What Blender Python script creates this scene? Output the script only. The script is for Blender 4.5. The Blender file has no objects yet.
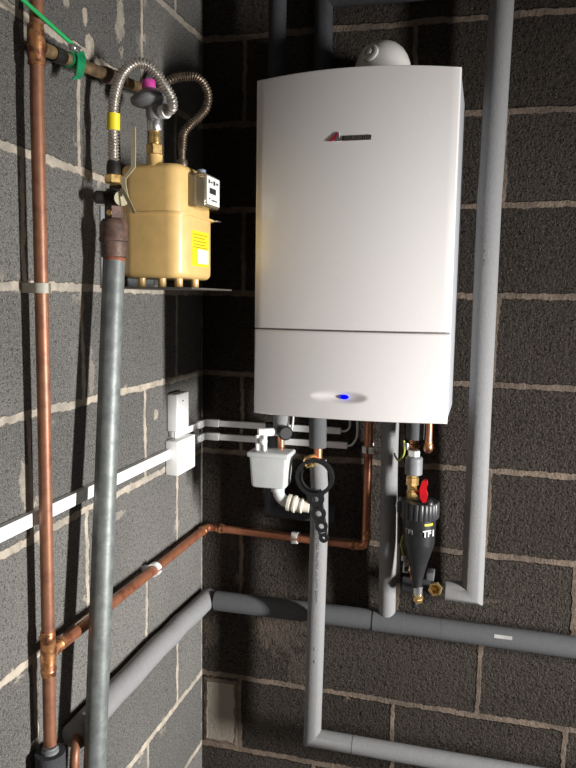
import bpy, bmesh, math, random
from mathutils import Vector, Matrix
random.seed(4)
C = bpy.context.scene.collection
sc = bpy.context.scene
# ------------------------------------------------------------------ camera
cam = bpy.data.cameras.new('camera'); co = bpy.data.objects.new('camera', cam); C.objects.link(co)
cam.sensor_fit = 'VERTICAL'; cam.sensor_height = 24.0; cam.lens = 718.5169 / 768 * 24.0
cam.clip_start = 0.02
yaw, pitch, roll = -0.264766658, 0.116887092, 0.0151894812
F = Vector((math.sin(yaw)*math.cos(pitch), math.cos(yaw)*math.cos(pitch), -math.sin(pitch)))
Rt = F.cross(Vector((0, 0, 1))).normalized(); U = Rt.cross(F)
c_, s_ = math.cos(roll), math.sin(roll)
R2 = c_*Rt + s_*U; U2 = -s_*Rt + c_*U
M = Matrix((R2, U2, -F)).transposed().to_4x4(); M.translation = Vector((0.766994168, -1.89850162, 1.78381162))
co.matrix_world = M
sc.camera = co
# ------------------------------------------------------------------ world, lights, exposure
w = bpy.data.worlds.new('world'); sc.world = w; w.use_nodes = True
w.node_tree.nodes['Background'].inputs[0].default_value = (0.75, 0.85, 1.0, 1)
w.node_tree.nodes['Background'].inputs[1].default_value = 0.02
def area(name, loc, target, sx, sz, power, col, spread=180):
    l = bpy.data.lights.new(name, 'AREA'); l.shape = 'RECTANGLE'; l.size = sx; l.size_y = sz
    l.energy = power; l.color = col
    o = bpy.data.objects.new(name, l); C.objects.link(o); o.location = loc
    d = Vector(target) - Vector(loc); o.rotation_euler = d.to_track_quat('-Z', 'Y').to_euler()
    l.spread = math.radians(spread)
    return o
area('daylight_doorway', (3.05, -1.22, 1.40), (0.0, -0.28, 0.95), 0.2, 0.9, 44, (1.0, 0.99, 0.975), 80)
area('fill_light', (2.3, -2.75, 1.75), (0.3, -0.2, 1.7), 0.8, 1.2, 4, (1.0, 0.96, 0.92))  # weak fill lamp added to lift the boiler front; no window known there
sc.view_settings.view_transform = 'Standard'; sc.view_settings.look = 'None'
sc.view_settings.gamma = 1; sc.view_settings.use_curve_mapping = False
sc.view_settings.exposure = 0.0

# ------------------------------------------------------------------ node helpers
class S:                                   # socket with arithmetic
    def __init__(s, nt, k): s.nt, s.k = nt, k
    def m(s, op, *a):
        n = s.nt.nodes.new('ShaderNodeMath'); n.operation = op
        for i, v in enumerate((s,) + a):
            if isinstance(v, S): s.nt.links.new(v.k, n.inputs[i])
            else: n.inputs[i].default_value = v
        return S(s.nt, n.outputs[0])
    def __add__(s, o): return s.m('ADD', o)
    def __sub__(s, o): return s.m('SUBTRACT', o)
    def __mul__(s, o): return s.m('MULTIPLY', o)
    def __truediv__(s, o): return s.m('DIVIDE', o)
    __radd__ = __add__; __rmul__ = __mul__
    def step(s, a, b):                     # smoothstep a..b
        n = s.nt.nodes.new('ShaderNodeMapRange'); n.interpolation_type = 'SMOOTHSTEP'
        s.nt.links.new(s.k, n.inputs[0]); n.inputs[1].default_value = a; n.inputs[2].default_value = b
        return S(s.nt, n.outputs[0])
def setin(nt, inp, v):
    if isinstance(v, S): nt.links.new(v.k, inp)
    else: inp.default_value = v
def mixc(nt, f, a, b):
    n = nt.nodes.new('ShaderNodeMix'); n.data_type = 'RGBA'
    for i, v in ((0, f), (6, a), (7, b)):
        if isinstance(v, tuple) and len(v) == 3: v = v + (1,)
        setin(nt, n.inputs[i], v)
    return S(nt, n.outputs[2])
def noise(nt, scale, detail=2, rough=.5, vec=None, dist=0, col=False):
    n = nt.nodes.new('ShaderNodeTexNoise'); n.inputs['Scale'].default_value = scale
    n.inputs['Detail'].default_value = detail; n.inputs['Roughness'].default_value = rough
    n.inputs['Distortion'].default_value = dist
    if vec is None: vec = coord(nt)
    nt.links.new(vec, n.inputs['Vector'])
    return S(nt, n.outputs['Color' if col else 'Fac'])
def coord(nt):
    for n in nt.nodes:
        if n.type == 'TEX_COORD': return n.outputs['Object']
    return nt.nodes.new('ShaderNodeTexCoord').outputs['Object']
def newmat(name):
    m = bpy.data.materials.new(name); m.use_nodes = True
    return m, m.node_tree, m.node_tree.nodes['Principled BSDF']
def mat(name, col, rough=.5, metal=0, var=.12, vscale=25, bump=0, bscale=200, col2=None, coat=0, trans=0, emit=None, spec=.5, sss=0, lo=.35, hi=.65):
    m, nt, b = newmat(name)
    if col2 is None: col2 = tuple(c*(1-var*2) for c in col)
    n = noise(nt, vscale, 4, .6).step(lo, hi)
    setin(nt, b.inputs['Base Color'], mixc(nt, n, col, col2))
    r = noise(nt, vscale*2.3, 3)
    setin(nt, b.inputs['Roughness'], r*.2 + (rough-.1))
    b.inputs['Metallic'].default_value = metal
    b.inputs['Coat Weight'].default_value = coat; b.inputs['Coat Roughness'].default_value = .08
    b.inputs['Transmission Weight'].default_value = trans
    b.inputs['Specular IOR Level'].default_value = spec
    if sss: b.inputs['Subsurface Weight'].default_value = sss; b.inputs['Subsurface Scale'].default_value = .01
    if emit:
        b.inputs['Emission Color'].default_value = emit[0] + (1,); b.inputs['Emission Strength'].default_value = emit[1]
    if bump:
        bn = nt.nodes.new('ShaderNodeBump'); bn.inputs['Strength'].default_value = 1; bn.inputs['Distance'].default_value = bump
        nt.links.new(noise(nt, bscale, 3, .6).k, bn.inputs['Height']); nt.links.new(bn.outputs[0], b.inputs['Normal'])
    return m

def wallmat(name, axis, offe, offo, L, block, block2, pore, mortar, porescale, poredist, patches, brick=None, smear=.62, jw=.0055, grain=.6):
    """concrete blockwork: 225 mm courses, staggered perpends, rough faces, smeared joints"""
    m, nt, b = newmat(name); v = coord(nt)
    sp = nt.nodes.new('ShaderNodeSeparateXYZ'); nt.links.new(v, sp.inputs[0])
    h = S(nt, sp.outputs[axis]); z = S(nt, sp.outputs[2])
    wob = noise(nt, 7, 3); wob2 = noise(nt, 45, 3, .6)
    wz = z + (wob-.5)*.014 + (wob2-.5)*.014
    wh = h + (noise(nt, 9, 2)-.5)*.02 + (wob2-.5)*.014
    r = wz/.225; row = r.m('FLOOR'); fz = r - row
    dz = (fz.m('MINIMUM', 1-0.0) if False else fz).m('SUBTRACT', .5).m('ABSOLUTE').m('SUBTRACT', .5).m('ABSOLUTE')*.225
    par = row.m('MODULO', 2.0).m('ABSOLUTE')
    off = par*(offo-offe) + offe
    u = (wh-off)/L; fu = u - u.m('FLOOR')
    du = fu.m('SUBTRACT', .5).m('ABSOLUTE').m('SUBTRACT', .5).m('ABSOLUTE')*L
    if brick: du = du.m('ADD', 0.0)
    wid = noise(nt, 5, 3)*.005
    a1 = (dz - wid); a2 = (du - wid*.6)+.001
    d = a1.m('MINIMUM', a2)
    mort = S(nt, d.k).m('SUBTRACT', jw).step(.0022, -.0012)
    # squeezed-out mortar smeared beside the joints
    sm = d.step(.035, .004) * noise(nt, 13, 4, .65).step(smear, smear+.06)
    mort = mort.m('MAXIMUM', sm*.75)
    for (ph, pz, rh, rz, st) in patches:
        q = (((wh-ph)/rh).m('POWER', 2.0)) if False else None
        ax = ((h-ph)/rh); az = ((z-pz)/rz)
        rr = (ax*ax + az*az).m('SQRT') + (noise(nt, 34, 4, .7)-.5)*2.6
        mort = mort.m('MAXIMUM', rr.step(1.0, .75)*st)
    tone = noise(nt, 3.1, 2)
    blk = nt.nodes.new('ShaderNodeTexWhiteNoise'); blk.noise_dimensions = '2D'
    cv = nt.nodes.new('ShaderNodeCombineXYZ'); nt.links.new(row.k, cv.inputs[0]); nt.links.new(u.m('FLOOR').k, cv.inputs[1]); nt.links.new(cv.outputs[0], blk.inputs['Vector'])
    bv = S(nt, blk.outputs['Value'])
    base = mixc(nt, (tone*.6 + bv*.4).step(.3, .7), block, block2)
    vo = nt.nodes.new('ShaderNodeTexVoronoi'); vo.inputs['Scale'].default_value = porescale; nt.links.new(v, vo.inputs['Vector'])
    vd = S(nt, vo.outputs['Distance'])
    n1 = noise(nt, porescale*.55, 4, .7); n2 = noise(nt, porescale*2.2, 3, .6)
    pm = n1.step(.54, .64)
    col = mixc(nt, pm*.8, base, pore)  # pits darkened in the colour too, standing in for their shade
    col = mixc(nt, n2.step(.50, .70)*.6, col, tuple(min(1, c*1.9) for c in block2))
    n3 = noise(nt, porescale*1.1, 2, .5); col = mixc(nt, n3.step(.46, .32)*.85, col, pore)
    col = mixc(nt, noise(nt, porescale*1.7, 1, .5).step(.60, .74)*grain, col, tuple(min(1, c*3.2) for c in block2))
    gran = (1.0-0) 
    height = (vd*-.5 + n1*-1.2 + n2*-.5)
    mcol = mixc(nt, noise(nt, 30, 4, .7).step(.35, .7), mortar, tuple(c*.62 for c in mortar))
    if brick:
        x0, x1, z0, z1, bc = brick
        inb = wh.step(x0-.004, x0+.003)*wh.step(x1+.004, x1-.003)*wz.step(z0-.004, z0+.003)*wz.step(z1+.004, z1-.003)
        col = mixc(nt, inb, col, bc)
        height = height*(inb*-.8+1.0)
        mort = mort * (inb*-1.0+1.0)
        rim = (((wh-(x0+x1)/2).m('ABSOLUTE')-(x1-x0)/2).m('MAXIMUM', (wz-(z0+z1)/2).m('ABSOLUTE')-(z1-z0)/2)).m('ABSOLUTE').step(.008, .004)
        rim = rim*wh.step(x1+.02, x1+.01)
        mort = mort.m('MAXIMUM', rim)
    mcol = mixc(nt, noise(nt, 6, 3).step(.60, .40)*.45, mcol, block2)
    col = mixc(nt, mort, col, mcol)
    setin(nt, b.inputs['Base Color'], col)
    b.inputs['Roughness'].default_value = .95; b.inputs['Specular IOR Level'].default_value = .12
    hgt = height*(mort*-.7+1.0)*poredist + mort*(noise(nt, 60, 4, .7)*.0035+.0012) - mort*.001
    bn = nt.nodes.new('ShaderNodeBump'); bn.inputs['Strength'].default_value = 1; bn.inputs['Distance'].default_value = 1.0
    nt.links.new(hgt.k, bn.inputs['Height']); nt.links.new(bn.outputs[0], b.inputs['Normal'])
    return m

# ------------------------------------------------------------------ mesh helpers
def wloc(o):
    v = Vector((0, 0, 0))
    while o: v += o.location; o = o.parent
    return v
class MB:
    def __init__(s): s.v = []; s.f = []
    def add(s, vs, fs):
        k = len(s.v); s.v += [Vector(p) for p in vs]; s.f += [tuple(i+k for i in f) for f in fs]; return s
    def box(s, x0, x1, y0, y1, z0, z1, bev=0, seg=3, Mx=None):
        bm = bmesh.new(); bmesh.ops.create_cube(bm, size=1)
        for v in bm.verts: v.co = Vector(((x0+x1)/2+v.co.x*(x1-x0), (y0+y1)/2+v.co.y*(y1-y0), (z0+z1)/2+v.co.z*(z1-z0)))
        if bev: bmesh.ops.bevel(bm, geom=list(bm.edges), offset=bev, segments=seg, profile=.5, affect='EDGES')
        bm.verts.index_update()
        s.add([(Mx @ v.co if Mx else v.co.copy()) for v in bm.verts], [[v.index for v in f.verts] for f in bm.faces]); bm.free(); return s
    def tube(s, path, r, n=20, closed=False, caps=True, inner=0):
        """mitred tube through the points of path; r a number or one per point"""
        P = [Vector(p) for p in path]; m = len(P)
        rr = r if isinstance(r, (list, tuple)) else [r]*m
        def dirn(i, j):
            return (P[j]-P[i]).normalized()
        vs = []; d0 = dirn(0, 1)
        up = Vector((0, 0, 1)) if abs(d0.z) < .9 else Vector((1, 0, 0))
        a = d0.cross(up).normalized(); bb = d0.cross(a)
        prev = d0
        for i in range(m):
            if closed: din = dirn(i-1, i); dout = dirn(i, (i+1) % m)
            else:
                din = dirn(i-1, i) if i > 0 else d0
                dout = dirn(i, i+1) if i < m-1 else din
            q = prev.rotation_difference(din); a = q @ a; bb = q @ bb; prev = din
            nb = (din+dout).normalized()
            for k in range(n):
                t = 2*math.pi*k/n; o = (a*math.cos(t)+bb*math.sin(t))*rr[i]
                o = o - din*(o.dot(nb)/din.dot(nb)); vs.append(P[i]+o)
        fs = []
        for i in range(m if closed else m-1):
            for k in range(n):
                k2 = (k+1) % n; j = (i+1) % m
                fs.append((i*n+k, i*n+k2, j*n+k2, j*n+k))
        if not closed and caps: fs.append(tuple(range(n-1, -1, -1))); fs.append(tuple((m-1)*n+k for k in range(n)))
        return s.add(vs, fs)
    def lathe(s, base, axis, prof, n=32, ph=0.0):
        """prof: (distance along axis, radius)"""
        base = Vector(base); ax = Vector(axis).normalized()
        up = Vector((0, 0, 1)) if abs(ax.z) < .9 else Vector((1, 0, 0))
        a = ax.cross(up).normalized(); b = ax.cross(a); vs = []
        for (h, r) in prof:
            for k in range(n):
                t = 2*math.pi*(k+ph)/n; vs.append(base+ax*h+(a*math.cos(t)+b*math.sin(t))*max(r, 1e-4))
        m = len(prof)
        fs = [(i*n+k, (i+1)*n+k, (i+1)*n+(k+1) % n, i*n+(k+1) % n) for i in range(m-1) for k in range(n)]
        fs += [tuple(range(n)), tuple((m-1)*n+k for k in range(n-1, -1, -1))]
        return s.add(vs, fs)
    def hexnut(s, base, axis, h, r, ch=.12):
        c = r*ch
        return s.lathe(base, axis, [(0, r*.86), (c, r), (h-c, r), (h, r*.86)], n=6, ph=.25)
    def flex(s, path, r, pitch=.0060, n=20, amp=.26):
        P = smooth(path, 14); L = [0]
        for i in range(1, len(P)): L.append(L[-1]+(P[i]-P[i-1]).length)
        cnt = int(L[-1]/pitch*8); Q = []; R = []; j = 0
        for i in range(cnt+1):
            t = L[-1]*i/cnt
            while j < len(L)-2 and L[j+1] < t: j += 1
            f = (t-L[j])/max(1e-9, L[j+1]-L[j]); Q.append(P[j].lerp(P[j+1], f)); R.append(r*(1-amp/2+amp/2*math.cos(2*math.pi*t/pitch)))
        return s.tube(Q, R, n)
    def build(s, name, m, parent=None, loc=None, sharp=38, smoothf=True):
        bm = bmesh.new(); vv = [bm.verts.new(p) for p in s.v]
        for f in s.f:
            try: bm.faces.new([vv[i] for i in f])
            except ValueError: pass
        bmesh.ops.remove_doubles(bm, verts=bm.verts, dist=1e-6)
        bmesh.ops.recalc_face_normals(bm, faces=bm.faces)
        me = bpy.data.meshes.new(name)
        if parent: o0 = wloc(parent)
        elif loc is not None: o0 = Vector(loc)
        else:
            xs = [p.x for p in s.v]; ys = [p.y for p in s.v]; zs = [p.z for p in s.v]
            o0 = Vector(((min(xs)+max(xs))/2, (min(ys)+max(ys))/2, min(zs)))
        for v in bm.verts: v.co -= o0
        bm.to_mesh(me); bm.free()
        if smoothf:
            for p in me.polygons: p.use_smooth = True
            me.set_sharp_from_angle(angle=math.radians(sharp))
        me.materials.append(m)
        o = bpy.data.objects.new(name, me); C.objects.link(o)
        if parent: o.parent = parent
        else: o.location = o0
        return o
def smooth(path, sub=12):
    P = [Vector(p) for p in path]; out = []
    for i in range(len(P)-1):
        p0 = P[max(i-1, 0)]; p1 = P[i]; p2 = P[i+1]; p3 = P[min(i+2, len(P)-1)]
        for k in range(sub):
            t = k/sub
            out.append(.5*((2*p1)+(p2-p0)*t+(2*p0-5*p1+4*p2-p3)*t*t+(3*p1-p0-3*p2+p3)*t**3))
    out.append(P[-1]); return out
def fillet(path, r, sub=7):
    P = [Vector(p) for p in path]; out = [P[0]]
    for i in range(1, len(P)-1):
        a = (P[i-1]-P[i]).normalized(); b = (P[i+1]-P[i]).normalized()
        A = P[i]+a*r; B = P[i]+b*r
        for k in range(sub+1):
            t = k/sub; out.append(A*(1-t)**2+P[i]*2*t*(1-t)+B*t*t)
    out.append(P[-1]); return out
def tag(o, label, cat, group=None):
    o['label'] = label; o['category'] = cat
    if group: o['group'] = group
    return o
def thing(name, label, cat, loc, group=None):
    o = bpy.data.objects.new(name, None); C.objects.link(o); o.location = loc; o.empty_display_size = .05
    return tag(o, label, cat, group)
def struct(name, mb, m, loc=(0, 0, 0)):
    o = mb.build(name, m, loc=loc, smoothf=False); o['kind'] = 'structure'; return o
def text_mesh(name, txt, size, Mx, m, parent, ext=.0004, bold=0):
    cu = bpy.data.curves.new(name, 'FONT'); cu.body = txt; cu.size = size; cu.extrude = ext; cu.offset = bold
    cu.align_x = 'CENTER'; cu.align_y = 'CENTER'
    t = bpy.data.objects.new(name+'_curve', cu); C.objects.link(t)
    bpy.context.view_layer.update()
    me = bpy.data.meshes.new_from_object(t.evaluated_get(bpy.context.evaluated_depsgraph_get()))
    bpy.data.objects.remove(t); bpy.data.curves.remove(cu)
    me.transform(Matrix.Translation(-wloc(parent)) @ Mx)
    me.materials.clear(); me.materials.append(m); me.name = name
    o = bpy.data.objects.new(name, me); C.objects.link(o); o.parent = parent; return o
def frame(origin, xdir, ydir):
    x = Vector(xdir).normalized(); y = Vector(ydir).normalized(); z = x.cross(y)
    Mx = Matrix((x, y, z)).transposed().to_4x4(); Mx.translation = Vector(origin); return Mx

# ------------------------------------------------------------------ materials
LW = wallmat('left_blockwork', 1, -.36, -.178, .452, (.120, .115, .108), (.180, .171, .158), (.022, .021, .020), (.50, .435, .35), 240, .0035,
    [(-.585, 2.27, .020, .026, .95), (-.60, 2.315, .011, .018, .9), (-.665, 2.33, .012, .022, .9), (-.46, 2.36, .020, .07, .85), (-.37, 2.33, .02, .05, .3),
     (-.825, 1.45, .020, .050, .6), (-.60, 1.63, .014, .055, .35),
     (-.30, 1.50, .014, .016, .8), (-.79, 2.22, .02, .02, .4), (-.005, 1.2, .005, .8, .6), (-.51, 1.30, .05, .012, .5)], smear=.60)
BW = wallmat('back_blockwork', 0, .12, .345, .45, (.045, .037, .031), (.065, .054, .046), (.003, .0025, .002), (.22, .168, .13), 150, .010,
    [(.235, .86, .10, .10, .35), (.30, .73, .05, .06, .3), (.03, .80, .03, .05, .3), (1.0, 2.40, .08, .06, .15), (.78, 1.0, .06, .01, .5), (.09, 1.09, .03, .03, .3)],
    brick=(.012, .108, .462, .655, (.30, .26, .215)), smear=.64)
CW = mat('plain_concrete', (.12, .115, .11), .95, vscale=8)
white_gloss = mat('white_gloss_metal', (.74, .705, .69), .24, 0, .004, 60, coat=.5, spec=.5)
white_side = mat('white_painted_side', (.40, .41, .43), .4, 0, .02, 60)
dark_plastic = mat('black_plastic', (.018, .018, .019), .38, 0, .1, 60)
cap_plastic = mat('ribbed_black_plastic', (.035, .035, .037), .4, 0, .1, 60)
white_plastic = mat('white_plastic', (.82, .81, .79), .4, 0, .03, 30)
grey_white = mat('pale_grey_plastic', (.62, .60, .58), .4, 0, .04, 30)
milky = mat('milky_plastic', (.74, .75, .74), .35, 0, .03, 30, trans=.25, sss=.3)
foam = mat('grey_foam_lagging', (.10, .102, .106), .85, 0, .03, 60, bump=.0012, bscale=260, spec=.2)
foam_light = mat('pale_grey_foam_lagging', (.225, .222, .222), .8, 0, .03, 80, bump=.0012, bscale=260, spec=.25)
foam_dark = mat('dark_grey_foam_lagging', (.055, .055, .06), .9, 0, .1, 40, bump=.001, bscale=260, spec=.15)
ink = mat('grey_ink', (.09, .09, .10), .8, 0, .1, 300)
copper = mat('aged_copper', (.30, .135, .075), .46, .4, 0, 38, col2=(.20, .08, .05), bump=.0002, bscale=60, lo=.4, hi=.75)
copper_bright = mat('bright_copper', (.50, .20, .11), .36, .65, 0, 40, col2=(.28, .10, .05), lo=.45, hi=.75)
copper_burnt = mat('heat_marked_copper', (.66, .31, .13), .36, .75, 0, 60, col2=(.20, .08, .05), lo=.4, hi=.6)
brass = mat('brass', (.80, .55, .22), .3, .85, 0, 70, col2=(.45, .26, .09), lo=.45, hi=.75)
brass_dull = mat('tarnished_brass_pipe', (.38, .25, .12), .45, .5, 0, 30, col2=(.15, .10, .06))
steel = mat('galvanised_steel', (.20, .215, .205), .50, .35, 0, 45, col2=(.14, .15, .145), bump=.0003, bscale=90)
chrome = mat('bright_steel', (.75, .75, .75), .28, .9, .05)
hose_steel = mat('stainless_hose', (.66, .62, .57), .32, .75, 0, 80, col2=(.46, .42, .37))
hose_dark = mat('brown_hose', (.30, .24, .18), .38, .8, 0, 80, col2=(.16, .12, .09))  # darker brown tone for the second hose
rust = mat('rusty_iron', (.17, .10, .075), .6, .3, 0, 60, col2=(.09, .055, .045), bump=.0004, bscale=150)
redlead = mat('red_jointing_paste', (.35, .09, .03), .7, 0, .2, 90)
iron_black = mat('black_iron', (.03, .026, .024), .5, .4, .2)
meter_tan = mat('tan_painted_steel', (.78, .52, .20), .36, 0, .04, 40, coat=.3)
reg_grey = mat('grey_cast_metal', (.26, .26, .27), .5, .3, .12)
pink = mat('magenta_plastic', (.75, .08, .42), .4)
yellow = mat('yellow_tape', (.90, .72, .02), .45, 0, .05)
yellow_lab = mat('yellow_label', (.88, .70, .02), .5, 0, .04)
paper = mat('white_paper', (.85, .84, .80), .6, 0, .03)
clear = mat('clear_plastic', (.80, .70, .52), .12, 0, .05, trans=.85, coat=.5)
green = mat('green_plastic', (.01, .26, .10), .4, 0, .2, 60)
greenwire = mat('green_wire', (.02, .42, .12), .4, 0, .05)
yg = mat('green_yellow_wire', (.25, .35, .04), .45, 0, 0, 160, col2=(.45, .42, .05))
red = mat('red_plastic', (.55, .012, .02), .3, 0, .1)
blue = mat('blue_light', (.0, .0, .5), .4, emit=((.0, .002, 1.0), .95), spec=.1)
zinc = mat('zinc_plate', (.62, .56, .38), .4, .3, .1)

# ------------------------------------------------------------------ the setting
struct('wall_back', MB().box(-.2, 3.2, 0, .15, 0, 2.8), BW)
struct('wall_left', MB().box(-.2, 0, -3.4, 0, 0, 2.8), LW)
struct('floor', MB().box(-.2, 3.4, -3.6, .15, -.1, 0), CW)
struct('ceiling', MB().box(-.2, 3.4, -3.6, .15, 2.8, 2.9), CW)
struct('wall_right', MB().box(3.2, 3.4, -.9, .15, 0, 2.8).box(3.2, 3.4, -3.6, -1.7, 0, 2.8).box(3.2, 3.4, -1.7, -.9, 2.1, 2.8), CW)
struct('wall_front', MB().box(-.2, 1.9, -3.6, -3.4, 0, 2.8).box(2.9, 3.2, -3.6, -3.4, 0, 2.8).box(1.9, 2.9, -3.6, -3.4, 0, 1.0).box(1.9, 2.9, -3.6, -3.4, 2.3, 2.8), CW)

# ------------------------------------------------------------------ boiler
XL, XR, XC, HW = .263, .699, .481, .218
def bow(x): t = (x-XC)/HW; return 1-t*t
def bowed(z0, z1, arch, y_edge, y_back, sag=.026, n=28, ins=0, ef=.004, dent=None):
    """curved slab: bowed in plan, optionally arched along its top, with a rolled edge"""
    mb = MB(); layers = []
    x0, x1 = XL+ins, XR-ins
    def ring(e, y_off, back=False):
        pts = []
        xs = [x0+e+(x1-x0-2*e)*i/n for i in range(n+1)]
        for x in xs:
            y = y_back if back else y_edge-sag*bow(x)+y_off
            pts.append(((x, y, z0+e), (x, y, z1-e+(arch*bow(x) if arch else 0))))
        return pts
    vs = []; W = n+1
    for e, yo, bk in ((ef, 0, 0), (ef*.3, ef*.3, 0), (0, ef, 0), (0, 0, 1)):
        r = ring(e, yo, bk); vs += [p[0] for p in r]+[p[1] for p in r]
    fs = []
    o = 3*2*W
    for i in range(n):
        if not dent: fs.append((i, i+1, W+i+1, W+i))
        fs.append((o+i, o+W+i, o+W+i+1, o+i+1))
    if dent:
        nr = 64; base = len(vs); r0 = ring(ef, 0)
        for j in range(nr+1):
            for a, b in r0:
                z = a[2]+(b[2]-a[2])*j/nr; vs.append((a[0], a[1]+dent(a[0], z), z))
        for j in range(nr):
            for i in range(n): k = base+j*W+i; fs.append((k, k+1, k+W+1, k+W))
    for l in range(3):
        a, b = l*2*W, (l+1)*2*W
        for i in range(n):
            fs.append((a+i, b+i, b+i+1, a+i+1)); fs.append((a+W+i, a+W+i+1, b+W+i+1, b+W+i))
        fs.append((a, a+W, b+W, b)); fs.append((a+n, b+n, b+W+n, a+W+n))
    return mb.add(vs, fs)
boiler = thing('boiler', 'white wall-hung gas boiler with a bowed front and small blue light', 'boiler', (XC, 0, 1.523))
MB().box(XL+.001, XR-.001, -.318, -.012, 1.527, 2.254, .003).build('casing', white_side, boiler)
cover = bowed(1.7195, 2.2585, .007, -.34, -.31).build('front_cover', white_gloss, boiler)
def dent(x, z):
    dx = x-.476; q = (dx/(.075 if dx < 0 else .055))**2+((z-1.5735)/.0135)**2
    return .0095*(1-q)**1.3 if q < 1 else 0
flap = bowed(1.523, 1.7165, 0, -.34, -.31, n=110, dent=dent).build('lower_flap', white_gloss, boiler)
def fy(x): return -.34-.026*bow(x)
# badge
badge = MB().box(.462, .523, fy(.49)-.0022, fy(.49)+.001, 2.1165, 2.1265, .0008, 1).build('badge', mat('dark_badge', (.10, .075, .065), .3, .6, .1), boiler)
bl = text_mesh('badge_lettering', 'WORCESTER', .0092, frame((.4925, fy(.49)-.0025, 2.1214), (1, 0, 0), (0, 0, 1)), chrome, badge, .0003)
em = MB()
yb = fy(.445)
def poly(mb, pts, y0, y1):
    n = len(pts); vs = [(x, y0, z) for x, z in pts]+[(x, y1, z) for x, z in pts]
    mb.add(vs, [tuple(range(n)), tuple(range(2*n-1, n-1, -1))]+[(i, (i+1) % n, n+(i+1) % n, n+i) for i in range(n)])
poly(em, [(.432, 2.117), (.441, 2.117), (.457, 2.134), (.459, 2.134), (.459, 2.121), (.454, 2.121), (.454, 2.128), (.450, 2.129), (.452, 2.137), (.461, 2.137)][:2]+[(.452, 2.128), (.4515, 2.1345), (.449, 2.1335)], yb-.0024, yb+.001)
em.build('red_emblem', mat('red_enamel', (.28, .02, .03), .3, 0, .1), boiler, smoothf=False)
em = MB(); poly(em, [(.447, 2.1165), (.4605, 2.1165), (.4605, 2.122), (.455, 2.1225), (.4545, 2.1345), (.4515, 2.1345)], yb-.002, yb+.001)
em.build('silver_emblem', chrome, boiler, smoothf=False)
# display: shallow oval scoop and blue light
MB().lathe((.478, fy(.478)+.0088, 1.5735), (0, -1, 0), [(0, .0095), (.0035, .0085), (.0045, .0065), (.005, .003)]).build('status_light', blue, boiler)
o = boiler.children[-1]; 
for v in o.data.vertices: v.co.z = (v.co.z-.0505)*.58+.0505
# flue on top
fl = thing('flue_elbow', 'white rounded flue elbow rising behind the boiler top', 'flue', (.513, -.17, 2.265))
MB().lathe((.513, -.165, 2.262), (0, 0, 1), [(0, .07), (.012, .07), (.014, .066), (.03, .066), (.05, .0655), (.066, .063), (.082, .057), (.096, .048), (.108, .034), (.115, .018), (.117, 0)], 48).build('elbow_body', mat('flue_white', (.66, .63, .60), .35, 0, .05), fl)
MB().tube([(.513, -.16, 2.315), (.513, 0.02, 2.315)], .055, 36).build('flue_pipe', bpy.data.materials['flue_white'], fl)
pd = Vector((-.30, -.86, .30)).normalized(); pb = Vector((.513, -.165, 2.29))+Vector((-.020, -.056, .046))
pp = MB().lathe(pb, pd, [(0, .020), (.006, .020), (.008, .017), (.008, .012), (.005, .011), (.005, .0)], 28).build('test_point', bpy.data.materials['flue_white'], fl)
MB().lathe(pb+pd*.004, pd, [(0, .007), (.006, .007), (.007, .005)], 6).build('screw_plug', bpy.data.materials['flue_white'], pp)

# ------------------------------------------------------------------ lagging
def lagged(name, label, path, r, m, joints=(), marks=None):
    """foam-lagged pipe; joints = (point, axis) tape seams"""
    t = thing(name, label, 'pipe', path[0])
    MB().tube(path, r, 28).build('foam_sleeve', m, t)
    for (p, ax, rr) in joints:
        ax = Vector(ax).normalized()
        MB().tube([Vector(p)-ax*.0012, Vector(p)+ax*.0012], rr, 28).build('sleeve_joint', ink, t)
    return t
def jig(path, amp=.002, sub=6, sd=1):
    rnd = random.Random(sd); out = []
    for i in range(len(path)-1):
        a = Vector(path[i]); b = Vector(path[i+1])
        for k in range(sub):
            p = a.lerp(b, k/sub)
            if k: p += Vector((rnd.uniform(-amp, amp), rnd.uniform(-amp, amp), rnd.uniform(-amp, amp)))
            out.append(p)
    out.append(Vector(path[-1])); return out
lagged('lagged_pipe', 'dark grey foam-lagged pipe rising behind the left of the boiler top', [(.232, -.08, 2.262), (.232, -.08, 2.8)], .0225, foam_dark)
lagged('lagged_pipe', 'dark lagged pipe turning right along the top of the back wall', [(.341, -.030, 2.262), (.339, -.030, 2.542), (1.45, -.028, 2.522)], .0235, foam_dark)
t = lagged('lagged_pipe', 'long grey foam-lagged riser standing to the right of the boiler', [(.792, -.085, 2.80), (.772, -.085, 2.49), (.767, -.085, 2.1), (.765, -.085, 2.03), (.766, -.080, 1.5), (.768, -.07, 1.045), (.702, -.07, 1.045)], [.028, .028, .028, .0285, .0275, .0275, .025], foam_light)
MB().tube([(.592, -.075, 1.052), (.662, -.075, 1.052)], .018, 24).build('side_sleeve', foam_dark, t)
# faint printed strokes running down the riser
pm_ = MB()
rnd = random.Random(3)
for k in range(34):
    z = 2.12-k*.0075
    if k % 7 == 6: continue
    for dx in (0, .0035):
        if rnd.random() < .75: pm_.box(.7575+dx, .7597+dx, -.1128, -.1118, z, z+rnd.choice((.003, .0045)))
pm_.build('faded_print', mat('faded_ink', (.22, .22, .23), .8), t)
t = lagged('lagged_pipe', 'pale lagged pipe from the boiler middle down to the low wall run', [(.366, -.112, 1.372), (.372, -.112, 1.30), (.373, -.112, 1.20), (.366, -.112, .603), (.56, -.112, .603), (1.5, -.112, .606)], [.0225, .0225, .0235, .0235, .0235, .0235], foam_light,
      [((.478, -.112, .603), (1, 0, 0), .0238)])
pm_ = MB()
for k in range(30):
    z = 1.18-k*.0065
    if k % 8 == 7: continue
    for dx in (0, .003):
        if rnd.random() < .8: pm_.box(.3745+dx-k*.00006, .3767+dx-k*.00006, -.1365, -.1345, z, z+rnd.choice((.0025, .004)))
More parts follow.
